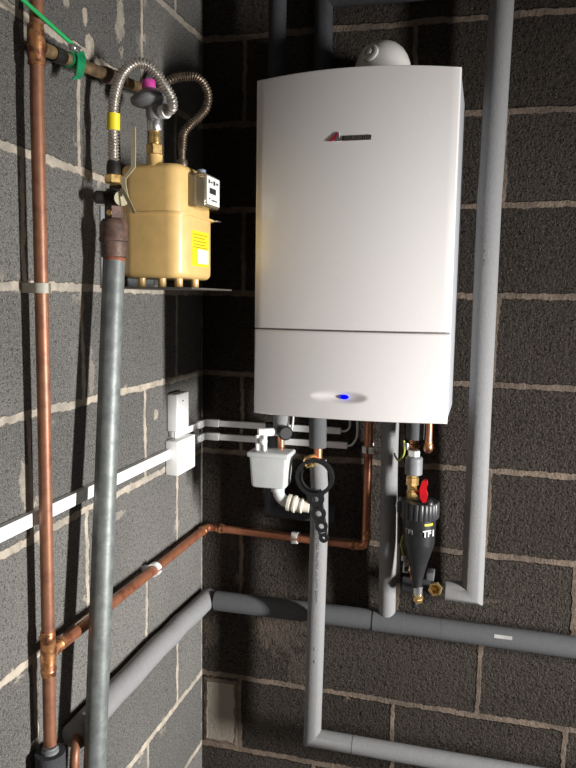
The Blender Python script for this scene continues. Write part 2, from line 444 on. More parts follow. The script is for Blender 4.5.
pm_.build('faded_print', bpy.data.materials['faded_ink'], t)
MB().box(.371, .376, -.1362, -.134, .863, .872, .001, 1).build('printed_mark', bpy.data.materials['faded_ink'], t)
MB().box(.371, .376, -.1362, -.134, .828, .838, .001, 1).build('printed_mark', bpy.data.materials['faded_ink'], t)
MB().tube([(.363, -.112, 1.5265), (.365, -.112, 1.405)], .0225, 28).build('upper_sleeve', foam, t)
MB().tube([(.366, -.112, 1.41), (.366, -.112, 1.36)], .011, 20).build('copper_core', copper_bright, t)
bv_ = MB().hexnut((.358, -.112, 1.373), (-.1, -1, .05), .052, .0165).build('drain_valve', brass, t)
MB().lathe((.3528, -.164, 1.3756), (-.1, -1, .05), [(0, .012), (.005, .012), (.006, .009), (.003, .006)], 20).build('valve_plug', brass, bv_)
t = lagged('lagged_pipe', 'straight grey lagged pipe dropping beside the black filter into the wall run', [(.545, -.07, 1.5265), (.545, -.06, 1.35), (.548, -.055, 1.15), (.550, -.050, .952)], [.0225, .022, .023, .0225], foam_light)
t = lagged('lagged_pipe', 'grey lagged run crossing low along the back wall with a white sticker', [(.062, -.05, .926), (.3, -.05, .928), (.55, -.05, .931), (1.0, -.05, .927), (1.7, -.05, .925)], .0275, foam,
      [((.595, -.05, .931), (1, 0, 0), .0295), ((.695, -.05, .930), (1, 0, 0), .0277), ((.757, -.05, .929), (1, 0, 0), .0277)])
MB().tube([(.515, -.05, .9305), (.595, -.05, .931)], .0293, 28).build('tee_sleeve', foam, t)
st_ = MB()
for k in range(6):
    a0 = math.radians(60+k*7)-math.pi/2
st = []
for xx in (.827, .871):
    for k in range(5):
        a = math.radians(16+k*4.5); st.append((xx, -.05-.0279*math.cos(a), .929+.0279*math.sin(a)))
MB().add(st, [(k, k+1, 6+k, 5+k) for k in range(4)]).build('sticker', mat('grey_paper', (.40, .39, .37), .7), t)  # sticker in one dim grey tone
lagged('lagged_pipe', 'thick grey lagged pipe running low along the left wall into the corner', jig([(.031, -.026, .921), (.031, -.36, .934), (.031, -.738, .931)], .0016, 5, 5), .0270, foam_light)
t = bpy.data.objects[[o.name for o in C.objects if o.name.startswith('lagged_pipe')][-1]]
MB().tube(fillet([(.034, -.73, .929), (.050, -.768, .926), (.056, -.790, .80)], .025), .009, 18).build('copper_tail', copper, t)
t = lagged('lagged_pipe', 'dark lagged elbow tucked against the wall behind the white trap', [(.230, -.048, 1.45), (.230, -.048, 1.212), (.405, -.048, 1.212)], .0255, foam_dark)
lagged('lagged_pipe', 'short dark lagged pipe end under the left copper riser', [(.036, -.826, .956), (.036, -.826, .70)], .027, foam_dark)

# ------------------------------------------------------------------ copper pipework
t = thing('copper_pipe', 'tall vertical copper pipe at the far left with soldered tees', 'pipe', (.036, -.825, .97))
MB().tube([(.036, -.806, 2.42), (.036, -.817, 2.1), (.036, -.8185, 1.6), (.036, -.826, .97)], .0115, 24).build('pipe_run', copper, t)
tz = 1.145
MB().lathe((.036, -.8245, tz-.042), (0, 0, 1), [(0, .0128), (.008, .0135), (.01, .0145), (.013, .0135), (.07, .0135), (.073, .0145), (.076, .0135), (.084, .0128)]).lathe((.036, -.8245, tz), (-.05, 1, 0), [(0, .0125), (.03, .0125), (.032, .0140), (.036, .0132), (.044, .0125)]).build('soldered_tee', copper_burnt, t)
MB().lathe((.036, -.8155, 2.160), (0, 0, 1), [(0, .0125), (.003, .0145), (.01, .0135), (.014, .0145), (.05, .0142), (.06, .0135), (.064, .0128)]).build('soldered_tee', copper_burnt, t)
MB().lathe((.036, -.826, .953), (0, 0, 1), [(0, .0155), (.008, .0155), (.010, .0125), (.014, .0125)]).build('end_collar', reg_grey, t)
t = thing('copper_pipe', 'horizontal copper pipe rounding the corner and rising into the boiler', 'pipe', (.04, -.80, 1.13))
MB().tube(fillet([(.035, -.80, 1.142), (.026, -.026, 1.132), (.487, -.046, 1.130), (.489, -.06, 1.5265)], .018), .0112, 22).build('pipe_run', copper_bright, t)
for p, ax in (((.0268, -.065, 1.1325), (0, -1, 0)), ((.065, -.028, 1.132), (1, 0, 0)), ((.455, -.0445, 1.130), (-1, 0, 0)), ((.4875, -.0475, 1.165), (0, 0, 1))):
    MB().lathe(p, ax, [(-.012, .0125), (-.002, .0125), (0, .0142), (.004, .0142), (.006, .0125), (.013, .0122)]).build('solder_ring', copper_burnt, t)
t = thing('copper_pipe', 'short capped copper stub under the right end of the boiler', 'pipe', (.646, -.15, 1.42))
MB().tube([(.649, -.15, 1.5265), (.649, -.15, 1.432)], .0085, 20).build('pipe_run', copper_bright, t)
MB().lathe((.649, -.15, 1.418), (0, 0, 1), [(0, .004), (.004, .009), (.01, .0115), (.022, .0115), (.025, .0092), (.03, .0092)]).build('end_cap', copper_burnt, t)
# clips
def clip(label, p, axis, wall, r=.0118, m=white_plastic, deep=.03):
    """C clip round a pipe at p running along axis, foot towards the wall direction"""
    a = Vector(axis).normalized(); wv = Vector(wall).normalized(); s = a.cross(wv); P = Vector(p)
    mb = MB(); n = 22; W = .0085; vs = []; R0, R1 = r+.0003, r+.0045
    for k in range(n+1):
        th = math.radians(12+336*k/n)
        # gap faces away from wall
        d = -wv*math.cos(th)+s*math.sin(th)
        for rr in (R0, R1):
            for e in (-W, W): vs.append(P+d*rr+a*e)
    fs = []
    for k in range(n):
        b = k*4; c = b+4
        fs += [(b, c, c+1, b+1), (b+2, b+3, c+3, c+2), (b, b+2, c+2, c), (b+1, c+1, c+3, b+3)]
    fs += [(0, 1, 3, 2), (n*4, n*4+2, n*4+3, n*4+1)]
    mb.add(vs, fs)
    e0 = P+wv*R1*.9; e1 = P+wv*deep
    q = [e0+a*W+s*.006, e0+a*W-s*.006, e0-a*W-s*.006, e0-a*W+s*.006]; q2 = [x+(e1-e0) for x in q]
    mb.add(q+q2, [(0, 1, 2, 3), (4, 7, 6, 5), (0, 4, 5, 1), (1, 5, 6, 2), (2, 6, 7, 3), (3, 7, 4, 0)])
    return tag(mb.build('pipe_clip', m, loc=P+wv*deep), label, 'clip')
clip('white plastic clip on the sloping-looking copper pipe along the left wall', (.0302, -.380, 1.1366), (0, 1, -.012), (-1, 0, 0), .0118, white_plastic, .030)
clip('translucent grey clip on the copper run below the black spanner handle', (.289, -.0375, 1.1310), (1, 0, 0), (0, 1, 0), .0118, grey_white, .0372)
clip('white clip on the vertical copper pipe just under the boiler', (.4885, -.0568, 1.397), (0, 0, 1), (0, 1, 0), .0118, white_plastic, .056)
clip('cream flat clip holding the tall left copper pipe at a mortar line', (.036, -.8175, 1.797), (0, 0, 1), (-1, 0, 0), .0118, mat('cream_plastic', (.50, .47, .38), .5), .0355)

# ------------------------------------------------------------------ gas supply
t = thing('steel_gas_pipe', 'thick galvanised steel pipe leaning up the left wall with rusty coupling', 'pipe', (.090, -.81, .3))
MB().tube([(.090, -.810, .30), (.080, -.7465, .889), (.062, -.6137, 1.853)], .0215, 32).build('pipe_run', steel, t)
MB().lathe((.062, -.6142, 1.846), (0, .05, 1), [(0, .0215), (.012, .0212), (.014, .0205)]).build('jointing_paste', redlead, t)
MB().lathe((.062, -.6135, 1.860), (0, 0, 1), [(0, .022), (.002, .0245), (.026, .0245), (.030, .0255), (.032, .0285), (.036, .0287), (.040, .0268), (.062, .0265), (.070, .0235), (.074, .020)]).build('rusty_reducer', rust, t)
t = thing('gas_valve', 'black lever gas valve with brass hexagon on top of the steel pipe', 'valve', (.077, -.637, 1.93))
MB().hexnut((.077, -.637, 1.932), (0, 0, 1), .026, .0185).build('lower_hexagon', rust, t)
MB().lathe((.077, -.637, 1.955), (0, 0, 1), [(0, .014), (.003, .0175), (.010, .0205), (.020, .0205), (.028, .0175), (.034, .014)]).lathe((.085, -.645, 1.972), (-.75, -.3, 0), [(0, .012), (.022, .012), (.026, .0125), (.036, .0125), (.040, .009)]).build('valve_body', iron_black, t)
MB().hexnut((.077, -.637, 1.999), (0, 0, 1), .018, .0175).build('brass_hexagon', brass, t)
MB().lathe((.077, -.637, 1.943), (0, -1, .0), [(.014, .006), (.021, .005), (.022, .003)]).build('test_nipple', brass, t)
# lever: disc on the stem and a cranked handle
lv = MB().lathe((.098, -.650, 1.968), (.62, -.78, 0), [(0, .008), (.010, .008), (.010, .014), (.014, .014)])
lev = [(.118, -.664, 1.970), (.113, -.664, 1.992), (.113, -.664, 2.003), (.133, -.664, 2.024), (.134, -.664, 2.06), (.134, -.664, 2.096)]
vs = []; 
for (x, y, z) in lev: vs += [(x-.0045, y-.0012, z), (x+.0045, y-.0012, z), (x+.0045, y+.0012, z), (x-.0045, y+.0012, z)]
fs = [(0, 1, 2, 3), (23, 22, 21, 20)]
for k in range(5):
    b = k*4
    for j in range(4): fs.append((b+j, b+(j+1) % 4, b+4+(j+1) % 4, b+4+j))
lv.add(vs, fs)
vs = [(.105, -.664, 1.985), (.116, -.667, 1.985), (.140, -.668, 1.940), (.134, -.666, 1.938)]
vs += [(x, y-.002, z) for x, y, z in vs]
lv.add(vs, [(0, 1, 2, 3), (7, 6, 5, 4), (0, 4, 5, 1), (1, 5, 6, 2), (2, 6, 7, 3), (3, 7, 4, 0)])
lv.build('lever', zinc, t)

t.location += Vector((-.015, .026, .002))
t = thing('gas_hose', 'bright corrugated hose with yellow band arching from valve to regulator', 'hose', (.077, -.637, 2.017))
MB().flex([(.062, -.611, 2.042), (.062, -.610, 2.09), (.064, -.612, 2.145), (.071, -.605, 2.19), (.083, -.598, 2.215), (.101, -.59, 2.229), (.118, -.578, 2.228), (.133, -.566, 2.213), (.145, -.555, 2.193), (.153, -.543, 2.174), (.150, -.532, 2.161), (.138, -.523, 2.157), (.125, -.516, 2.157)], .0112).build('corrugated_tube', hose_steel, t)
MB().lathe((.062, -.611, 2.018), (0, 0, 1), [(0, .0135), (.018, .0135), (.022, .0118), (.026, .0118)]).build('lower_ferrule', iron_black, t)
MB().tube([(.0622, -.610, 2.102), (.0640, -.612, 2.133)], .0125, 24).build('yellow_band', yellow, t)
MB().lathe((.112, -.512, 2.157), (.95, -.3, 0), [(0, .0125), (.010, .0125), (.012, .0145), (.020, .0145), (.021, .012)]).build('end_collar', white_plastic, t)

t = thing('gas_hose', 'dark corrugated hose looping right from the brass header to the meter top', 'hose', (.10, -.36, 2.06))
MB().flex([(.040, -.385, 2.236), (.050, -.378, 2.248), (.075, -.372, 2.262), (.10, -.358, 2.271), (.123, -.350, 2.271), (.140, -.345, 2.258), (.150, -.342, 2.236), (.147, -.342, 2.208), (.130, -.345, 2.186), (.110, -.350, 2.168), (.097, -.355, 2.148), (.0945, -.357, 2.115)], .0105).build('corrugated_tube', hose_dark, t)
MB().lathe((.0945, -.357, 2.122), (0, 0, -1), [(0, .008), (.030, .0075), (.030, .0115), (.036, .0125), (.050, .0125), (.054, .011)]).build('end_nut', hose_dark, t)

t = thing('gas_header_pipe', 'tarnished brass pipe along the upper left wall joining the copper pipe', 'pipe', (.05, -.60, 2.19))
MB().tube([(.05, -.822, 2.187), (.05, -.70, 2.197), (.05, -.40, 2.228)], .0112, 20).build('pipe_run', brass_dull, t)
d = Vector((0, .42, .04)).normalized()
MB().lathe((.05, -.62, 2.205), d, [(0, .0125), (.004, .0155), (.02, .0155), (.022, .0135), (.036, .0135), (.038, .0155), (.052, .0155), (.056, .0125)]).build('coupling', rust, t)
MB().lathe((.05, -.792, 2.189), d, [(0, .0135), (.03, .0135), (.032, .0125)]).build('branch_socket', iron_black, t)
t.location += Vector((-.014, .022, .006))
# earth clamp
t = thing('earth_clamp', 'green tagged earth clamp strapped round the brass pipe at upper left', 'clamp', (.05, -.725, 2.16))
MB().lathe((.05, -.745, 2.193), d, [(0, .0118), (.001, .0140), (.028, .0140), (.029, .0118)]).build('clamp_band', green, t)
tg = MB(); pts = [(-.020, .024, .022), (0, .024, .014), (-.012, .026, -.004), (-.030, .026, -.020), (-.052, .026, -.026)]
path = [(.062, -.727, 2.212), (.0665, -.728, 2.20), (.067, -.731, 2.185), (.066, -.736, 2.168), (.064, -.745, 2.158)]
vs = []
for (x, y, z) in path: vs += [(x, y-.013, z-.004), (x, y+.013, z+.004), (x+.0022, y+.013, z+.004), (x+.0022, y-.013, z-.004)]
fs = [(0, 1, 2, 3), (19, 18, 17, 16)]
for k in range(4):
    b = k*4
    for j in range(4): fs.append((b+j, b+(j+1) % 4, b+4+(j+1) % 4, b+4+j))
tg.add(vs, fs).build('warning_tag', green, t)
MB().box(.062, .074, -.760, -.742, 2.203, 2.214, .001, 1).hexnut((.068, -.765, 2.209), (0, 1, .1), .03, .005).build('clamp_screw', chrome, t)
t.location += Vector((-.014, .022, .006))
o = MB().tube(smooth([(.054, -.735, 2.219), (.050, -.782, 2.229), (.050, -.83, 2.236), (.050, -.871, 2.242), (.05, -.95, 2.255), (.05, -1.05, 2.275)]), .0036, 10).build('earth_wire', greenwire); tag(o, 'bright green earth wire crossing the top left to the clamp', 'wire')

# regulator
t = thing('gas_regulator', 'grey disc-shaped gas regulator with magenta cap above the meter', 'regulator', (.10, -.508, 2.09))
rc = (.10, -.508, 0)
def RZ(z): return (.10, -.508, z)
MB().lathe(RZ(2.143), (0, 0, 1), [(0, .014), (.006, .017), (.020, .018), (.028, .0205)]).lathe((.094, -.512, 2.168), (-.10, -.05, 1), [(0, .019), (.004, .030), (.008, .0375), (.011, .0395), (.017, .0395), (.020, .0375), (.026, .028), (.032, .018), (.035, .015)]).lathe((.10, -.508, 2.157), (.95, -.3, 0), [(0, .014), (.018, .0135)]).build('regulator_body', reg_grey, t)
MB().lathe((.091, -.513, 2.200), (-.10, -.05, 1), [(0, .0140), (.018, .0140), (.020, .0125)]).build('magenta_cap', pink, t)
MB().lathe(RZ(2.120), (0, 0, 1), [(0, .0145), (.002, .0158), (.022, .0158), (.024, .0145)]).build('silver_socket', chrome, t)
MB().lathe(RZ(2.094), (0, 0, 1), [(0, .0118), (.004, .0130), (.008, .0118), (.012, .0130), (.016, .0118), (.027, .0118)]).build('brass_nipple', brass, t)

# meter
mt = thing('gas_meter', 'tan steel gas meter with yellow label standing on a small shelf', 'gas meter', (.094, -.43, 1.806))
def rbox(x0, x1, y0, y1, z0, z1, r, rt, rb):
    """rounded-corner box with a softer top / bottom edge"""
    mb = MB(); prof = []; K = 5
    if rb:
        for k in range(K+1):
            a = math.pi/2*k/K; prof.append((z0+rb*(1-math.sin(a)), rb*(1-math.cos(a)))) if False else prof.append((z0+rb*(1-math.cos(a)), rb*(1-math.sin(a))))
    else: prof.append((z0, 0))
    if rt:
        for k in range(K+1):
            a = math.pi/2*k/K; prof.append((z1-rt*(1-math.sin(a)), rt*(1-math.cos(a))))
    else: prof.append((z1, 0))
    vs = []; n = 0
    for z, ins in prof:
        ring = []
        rr = max(r-ins, .002)
        for cx, cy, a0 in ((x1-ins-rr, y1-ins-rr, 0), (x0+ins+rr, y1-ins-rr, 90), (x0+ins+rr, y0+ins+rr, 180), (x1-ins-rr, y0+ins+rr, 270)):
            for k in range(7):
                a = math.radians(a0+15*k); ring.append((cx+rr*math.cos(a), cy+rr*math.sin(a), z))
        n = len(ring); vs += ring
    fs = [(i*n+k, i*n+(k+1) % n, (i+1)*n+(k+1) % n, (i+1)*n+k) for i in range(len(prof)-1) for k in range(n)]
    fs += [tuple(range(n)), tuple((len(prof)-1)*n+k for k in range(n))]
    return mb.add(vs, fs)
MX0, MX1, MY0, MY1 = .022, .168, -.528, -.342
rbox(MX0, MX1, MY0, MY1, 1.824, 1.954, .034, 0, .014).build('lower_case', meter_tan, mt)
rbox(MX0, MX1-.003, MY0, MY1, 1.957, 2.056, .034, .014, 0).build('upper_case', meter_tan, mt)
rbox(MX0-.002, MX1+.005, MY0-.0022, MY1+.006, 1.953, 1.958, .036, 0, 0).build('seam_flange', meter_tan, mt)
MB().box(MX1-.01, MX1+.014, -.362, -.342, 1.9545, 1.9565).build('flange_tab', chrome, mt)
for x, y in ((.148, -.50), (.148, -.435), (.148, -.385), (.06, -.50)):
    pass
for k, (x, y) in enumerate(((.066, -.503), (.112, -.503), (.145, -.492), (.148, -.412))):
    MB().lathe((x, y, 1.8055), (0, 0, 1), [(0, .0075), (.003, .0085), (.021, .0085)]).build('foot', meter_tan, mt)
MB().lathe(RZ(2.050), (0, 0, 1), [(0, .019), (.004, .017), (.006, .0155), (.024, .0155)]).build('inlet_spigot', meter_tan, mt)
MB().hexnut(RZ(2.073), (0, 0, 1), .022, .0185).build('inlet_union_nut', brass, mt)
MB().lathe((.0945, -.357, 2.050), (0, 0, 1), [(0, .015), (.010, .014), (.012, .012), (.02, .012)]).build('outlet_spigot', iron_black, mt)
ix = MB().box(.164, .204, -.490, -.408, 1.972, 2.040, .005).build('index_window', clear, mt)
MB().box(.166, .180, -.484, -.413, 1.977, 2.035, .003).build('index_body', mat('index_grey', (.42, .35, .22), .5), ix)
MB().box(.2035, .2055, -.484, -.413, 1.978, 2.035, .0008, 1).build('index_plate', paper, ix)
mk = MB()
for (y0, y1, z0, z1) in ((-.478, -.470, 2.020, 2.028), (-.466, -.455, 2.022, 2.025), (-.450, -.440, 2.019, 2.028), (-.435, -.422, 2.022, 2.026), (-.476, -.468, 1.988, 1.991), (-.46, -.43, 1.986, 1.989)):
    mk.box(.2052, .2060, y0, y1, z0, z1)
mk.box(.2052, .2062, -.472, -.436, 2.000, 2.012)
mk.build('index_digits', mat('index_black', (.03, .03, .03), .5), ix)
MB().lathe((.187, -.47, 2.0385), (0, 0, 1), [(0, .009), (.009, .009), (.011, .006)]).build('index_cap', mat('blue_grey_plastic', (.22, .26, .33), .4), mt)
lb = MB().box(MX1-.001, MX1+.0008, -.476, -.383, 1.852, 1.926).build('warning_label', yellow_lab, mt)
MB().box(MX1+.0006, MX1+.0013, -.445, -.386, 1.858, 1.888).build('barcode_panel', paper, lb)
mk = MB()
for k, z in enumerate((1.919, 1.912, 1.905, 1.898, 1.892)): mk.box(MX1+.0006, MX1+.0012, -.470, -.392-(k % 2)*.012, z-.0012, z+.0004)
mk.build('label_print', mat('label_ink', (.35, .20, .02), .6), lb)
# shelf
t = thing('meter_shelf', 'thin metal shelf bracket on the left wall under the gas meter', 'bracket', (0, -.43, 1.80))
MB().box(.002, .203, -.56, -.325, 1.8015, 1.805).build('shelf_plate', mat('dull_plate', (.16, .14, .12), .5, .5), t)
MB().box(.0005, .004, -.560, -.32, 1.803, 1.968).build('back_plate', mat('painted_backplate', (.22, .235, .24), .5), t)

# ------------------------------------------------------------------ electrics
o = tag(MB().box(.0005, .030, -.242, -.168, 1.446, 1.542, .004).build('control_box', white_plastic), 'upper small white plastic control box near the wall corner', 'switch box')
MB().box(.0298, .0306, -.212, -.204, 1.521, 1.524).build('indicator_slot', dark_plastic, o)
MB().tube(smooth([(.022, -.235, 1.447), (.022, -.237, 1.436), (.020, -.232, 1.430)]), .003, 10).build('cable_tail', white_plastic, o)
t = tag(MB().box(.0005, .036, -.252, -.140, 1.335, 1.424, .003).build('junction_box', white_plastic), 'lower square white junction box where the cable trunking meets', 'junction box')
MB().box(.0005, .030, -.232, -.158, 1.3335, 1.3352).build('box_lid_lip', white_plastic, t)
t = thing('cable_trunking', 'white trunking strip rising along the left wall to the junction box', 'trunking', (0, -.65, 1.38))
MB().box(.0005, .013, -1.6, -.253, 1.379, 1.403, .001, 1).build('trunking_base', white_plastic, t)
MB().box(.0125, .0145, -1.6, -.253, 1.3785, 1.4035, .0008, 1).build('trunking_lid', white_plastic, t)
def corner_trunk(z, y0, x1, label, h=.0165):
    t = thing('cable_trunking', label, 'trunking', (.01, -.01, z-h/2))
    MB().box(.0005, .013, y0, -.013, z-h/2, z+h/2, .001, 1).box(.0005, x1, -.013, -.0005, z-h/2, z+h/2, .001, 1).build('trunking_base', white_plastic, t)
    MB().box(.0125, .0148, y0, -.016, z-h/2-.0005, z+h/2+.0005, .0006, 1).box(.015, x1, -.0148, -.0125, z-h/2-.0005, z+h/2+.0005, .0006, 1).build('trunking_lid', white_plastic, t)
    MB().box(.0005, .0165, -.055, -.0005, z-h/2-.002, z+h/2+.002, .001, 1).box(.0005, .055, -.0165, -.0005, z-h/2-.002, z+h/2+.002, .001, 1).build('corner_cover', white_plastic, t)
corner_trunk(1.433, -.215, .405, 'upper of two white trunking strips turning the corner behind the boiler pipes')
corner_trunk(1.394, -.139, .424, 'lower of two white trunking strips turning the corner behind the boiler pipes')
o = MB().tube(smooth([(.400, -.007, 1.433), (.418, -.012, 1.434), (.432, -.03, 1.448), (.438, -.06, 1.475), (.438, -.08, 1.5265)]), .0032, 10).build('cable', grey_white); tag(o, 'white cable from the upper trunking up into the boiler', 'cable')
o = MB().tube(smooth([(.420, -.007, 1.394), (.436, -.012, 1.397), (.452, -.03, 1.422), (.458, -.06, 1.465), (.456, -.08, 1.5265)]), .0032, 10).build('cable', grey_white); tag(o, 'white cable from the lower trunking up into the boiler', 'cable')
o = MB().tube(smooth([(.300, -.12, 1.5265), (.302, -.13, 1.47), (.297, -.14, 1.44), (.285, -.145, 1.43)]), .0028, 10).build('cable', grey_white); tag(o, 'pale cable curving down beside the white trap under the boiler', 'cable')

# ------------------------------------------------------------------ condensate trap and valves below boiler (left)
ty = -.165
t = thing('condensate_trap', 'milky white plastic box-shaped trap hanging under the boiler left end', 'trap', (.265, ty, 1.31))
def taper(x0, x1, y0, y1, z0, z1, f, r=.008):
    mb = MB(); vs = []; cx, cy = (x0+x1)/2, (y0+y1)/2
    for z, s, ins in ((z0, f, .006), (z0+.002, f, .002), (z0+.007, f, 0), (z1, 1, 0)):
        hx, hy = (x1-x0)/2*s-ins, (y1-y0)/2*s-ins
        for sx, sy, a0 in ((1, 1, 0), (-1, 1, 90), (-1, -1, 180), (1, -1, 270)):
            for k in range(5):
                a = math.radians(a0+22.5*k); vs.append((cx+sx*(hx-r)+r*math.cos(a), cy+sy*(hy-r)+r*math.sin(a), z))
    n = 20; fs = [(i*n+k, i*n+(k+1) % n, (i+1)*n+(k+1) % n, (i+1)*n+k) for i in range(3) for k in range(n)]
    fs += [tuple(range(n)), tuple(3*n+k for k in range(n))]
    return mb.add(vs, fs)
body = taper(.206, .306, ty-.034, ty+.034, 1.307, 1.388, .90).build('trap_body', milky, t)
MB().box(.201, .311, ty-.038, ty+.038, 1.386, 1.400, .005).build('trap_lid', milky, t)
MB().tube([(.231, ty, 1.40), (.231, ty, 1.445)], .0125, 20).tube([(.221, ty-.012, 1.40), (.221, ty-.012, 1.44)], .004, 10).tube([(.240, ty-.012, 1.40), (.240, ty-.012, 1.44)], .004, 10).build('inlet_tube', white_plastic, t)
MB().lathe((.231, ty-.005, 1.425), (.6, -.8, .0), [(0, .008), (.018, .009), (.022, .006)]).build('overflow_nozzle', white_plastic, t)
MB().tube(fillet([(.274, ty, 1.312), (.276, ty, 1.278), (.325, ty, 1.256)], .022), .0145, 24).build('outlet_bend', milky, t)
MB().lathe((.262, ty, 1.300), (0.02, 0, 1), [(0, .0145), (.002, .017), (.008, .017), (.01, .0145)]).v
MB().lathe((.274, ty, 1.293), (0, 0, 1), [(0, .0145), (.002, .0175), (.012, .0175), (.014, .0145)]).build('outlet_collar', milky, t)
ax = Vector((.91, 0, -.14)).normalized()
MB().lathe((.300, ty, 1.268), ax, [(0, .016), (.002, .022), (.009, .022), (.010, .0195), (.016, .0195), (.018, .0225), (.023, .0225), (.025, .0185), (.033, .0175), (.036, .0195), (.041, .0195), (.043, .015), (.06, .0135)]).build('push_fit_coupling', mat('ivory_plastic', (.72, .67, .57), .4), t)
t = thing('lagged_pipe', 'short lagged stub with copper tail dropping behind the white trap', 'pipe', (.268, -.13, 1.39))
MB().tube([(.268, -.12, 1.5265), (.268, -.12, 1.449)], .021, 26).build('foam_sleeve', foam_light, t)
MB().tube([(.268, -.12, 1.46), (.268, -.12, 1.375)], .0095, 18).build('copper_core', copper_bright, t)
t = thing('isolating_valve', 'white knurled valve collar with a black knob left under the boiler', 'valve', (.255, -.14, 1.435))
kb = MB(); n = 20
for k in range(n):
    a = 2*math.pi*k/n; kb.box(-.0022, .0022, -.0015, .0015, -.012, .012, Mx=Matrix.Translation((.238+.0255*math.cos(a)*1, -.165+.0255*math.sin(a)*.55, 1.444)) @ Matrix.Rotation(a, 4, 'Z'))
MB().lathe((.268, -.12, 1.432), (0, 0, 1), [(0, .0125), (.002, .0245), (.014, .0255), (.016, .0125)], 40).build('valve_collar', white_plastic, t)
MB().tube([(.222, -.172, 1.446), (.262, -.150, 1.446)], .0105, 20).build('valve_arm', white_plastic, t)
MB().lathe((.275, -.130, 1.445), (.5, -.86, 0), [(0, .012), (.012, .018), (.030, .019), (.034, .015)], 28).build('black_knob', dark_plastic, t)

# spanner hanging in front of the middle pipe
sy = -.168
t = thing('filter_spanner', 'black plastic ring spanner with holed handle hanging on the middle pipe', 'spanner', (.375, sy, 1.18))
R = .044; ring = [(.372+R*math.cos(2*math.pi*k/48), sy+.004*math.sin(2*math.pi*k/48), 1.340+R*math.sin(2*math.pi*k/48)) for k in range(48)]
rg = MB(); vs = []
for k in range(48):
    a = 2*math.pi*k/48
    for rr, yy in ((R-.005, -.009), (R+.0045, -.009), (R+.0045, .009), (R-.005, .009)): vs.append((.372+rr*math.cos(a), sy+yy, 1.340+rr*math.sin(a)))
rg.add(vs, [(4*k+j, 4*k+(j+1) % 4, 4*((k+1) % 48)+(j+1) % 4, 4*((k+1) % 48)+j) for k in range(48) for j in range(4)])
for k in range(-9, 10):      # gripping teeth on the lower left of the ring
    a = math.radians(225+k*7); rg.box(-.0045, .006, -.008, .008, -.004, .004, Mx=Matrix.Translation((.372+.0385*math.cos(a), sy, 1.340+.0385*math.sin(a))) @ Matrix.Rotation(-a, 4, 'Y'))
rg.build('ring', dark_plastic, t)
# handle: wavy plate with holes (bridge of rings)
hd = MB(); p0 = Vector((.372, sy, 1.296)); p1 = Vector((.401, sy, 1.172)); cen = [p0.lerp(p1, f) for f in (.10, .40, .66, .90)]; rad = [.0220, .0185, .0160, .0120]; hol = [.0080, .0080, .0072, .0040]
for cpt, ro, ri in zip(cen, rad, hol):
    vs = []; n = 28
    for k in range(n):
        a = 2*math.pi*k/n
        for rr, yy in ((ri, -.004), (ro, -.004), (ro, .004), (ri, .004)): vs.append(cpt+Vector((rr*math.cos(a), yy, rr*math.sin(a))))
    hd.add(vs, [(4*k+j, 4*k+(j+1) % 4, 4*((k+1) % n)+(j+1) % 4, 4*((k+1) % n)+j) for k in range(n) for j in range(4)])
for sx in (-1, 1):
    hd.tube([p0+Vector((sx*.022, 0, .004)), cen[0]+Vector((sx*.015, 0, -.006)), cen[1]+Vector((sx*.0125, 0, 0)), cen[2]+Vector((sx*.011, 0, 0)), cen[3]+Vector((sx*.007, 0, 0))], .0038, 8)
hd.build('handle', dark_plastic, t)

# ------------------------------------------------------------------ filter assembly (right)
fx, fyy = .634, -.145
t = thing('magnetic_filter', 'black cone-shaped heating filter with ribbed cap and red lever', 'filter', (fx, fyy, 1.03))
prof = [(1.075, .012), (1.078, .0125), (1.095, .0135), (1.120, .0190), (1.145, .0255), (1.165, .0315), (1.182, .0365), (1.188, .0380), (1.192, .0386), (1.268, .0410), (1.270, .036)]
MB().lathe((fx, fyy, 0), (0, 0, 1), prof, 48).build('filter_body', dark_plastic, t)
cp_ = MB(); n = 96; vs = []
for z, k0 in ((1.256, .96), (1.259, 1), (1.293, 1), (1.297, .95), (1.298, .5), (1.302, .42), (1.303, .01)):
    for k in range(n):
        a = 2*math.pi*k/n; r = .0475*k0-(.0022 if (k % 4 == 0 and k0 > .9) else 0); vs.append((fx+r*math.cos(a), fyy+r*math.sin(a), z))
fs = [(i*n+k, i*n+(k+1) % n, (i+1)*n+(k+1) % n, (i+1)*n+k) for i in range(6) for k in range(n)]+[tuple(range(n)), tuple(6*n+k for k in range(n))]
cp_.add(vs, fs).build('ribbed_cap', cap_plastic, t)
MB().lathe((fx+.022, fyy-.022, 1.294), (0, 0, 1), [(0, .013), (.006, .0125), (.012, .009), (.015, .004)], 28).build('air_vent', dark_plastic, t)
MB().box(fx-.055, fx-.022, fyy-.02, fyy+.028, 1.262, 1.296, .006).lathe((fx-.028, fyy+.01, 1.262), (0, 0, 1), [(0, .019), (.035, .019)]).build('side_housing', dark_plastic, t)
hl = [(fx+.002, 1.312), (fx+.000, 1.334), (fx+.004, 1.350), (fx+.009, 1.357), (fx+.017, 1.356), (fx+.019, 1.345), (fx+.015, 1.334), (fx+.020, 1.320), (fx+.017, 1.303), (fx+.009, 1.301)]
h_ = MB(); poly(h_, hl, fyy-.036, fyy-.020)
h_.box(fx-.012, fx+.004, fyy-.032, fyy-.024, 1.322, 1.328, .002)
h_.build('red_lever', red, t, sharp=60)
dn = MB().lathe((fx+.003, fyy, 1.050), (0, 0, 1), [(0, .010), (.010, .0115), (.020, .0115), (.028, .0125)], 24).build('drain_stem', chrome, t)
MB().hexnut((fx+.004, fyy-.006, 1.042), (.1, -.5, 1), .014, .0125).build('drain_nut', brass, dn)
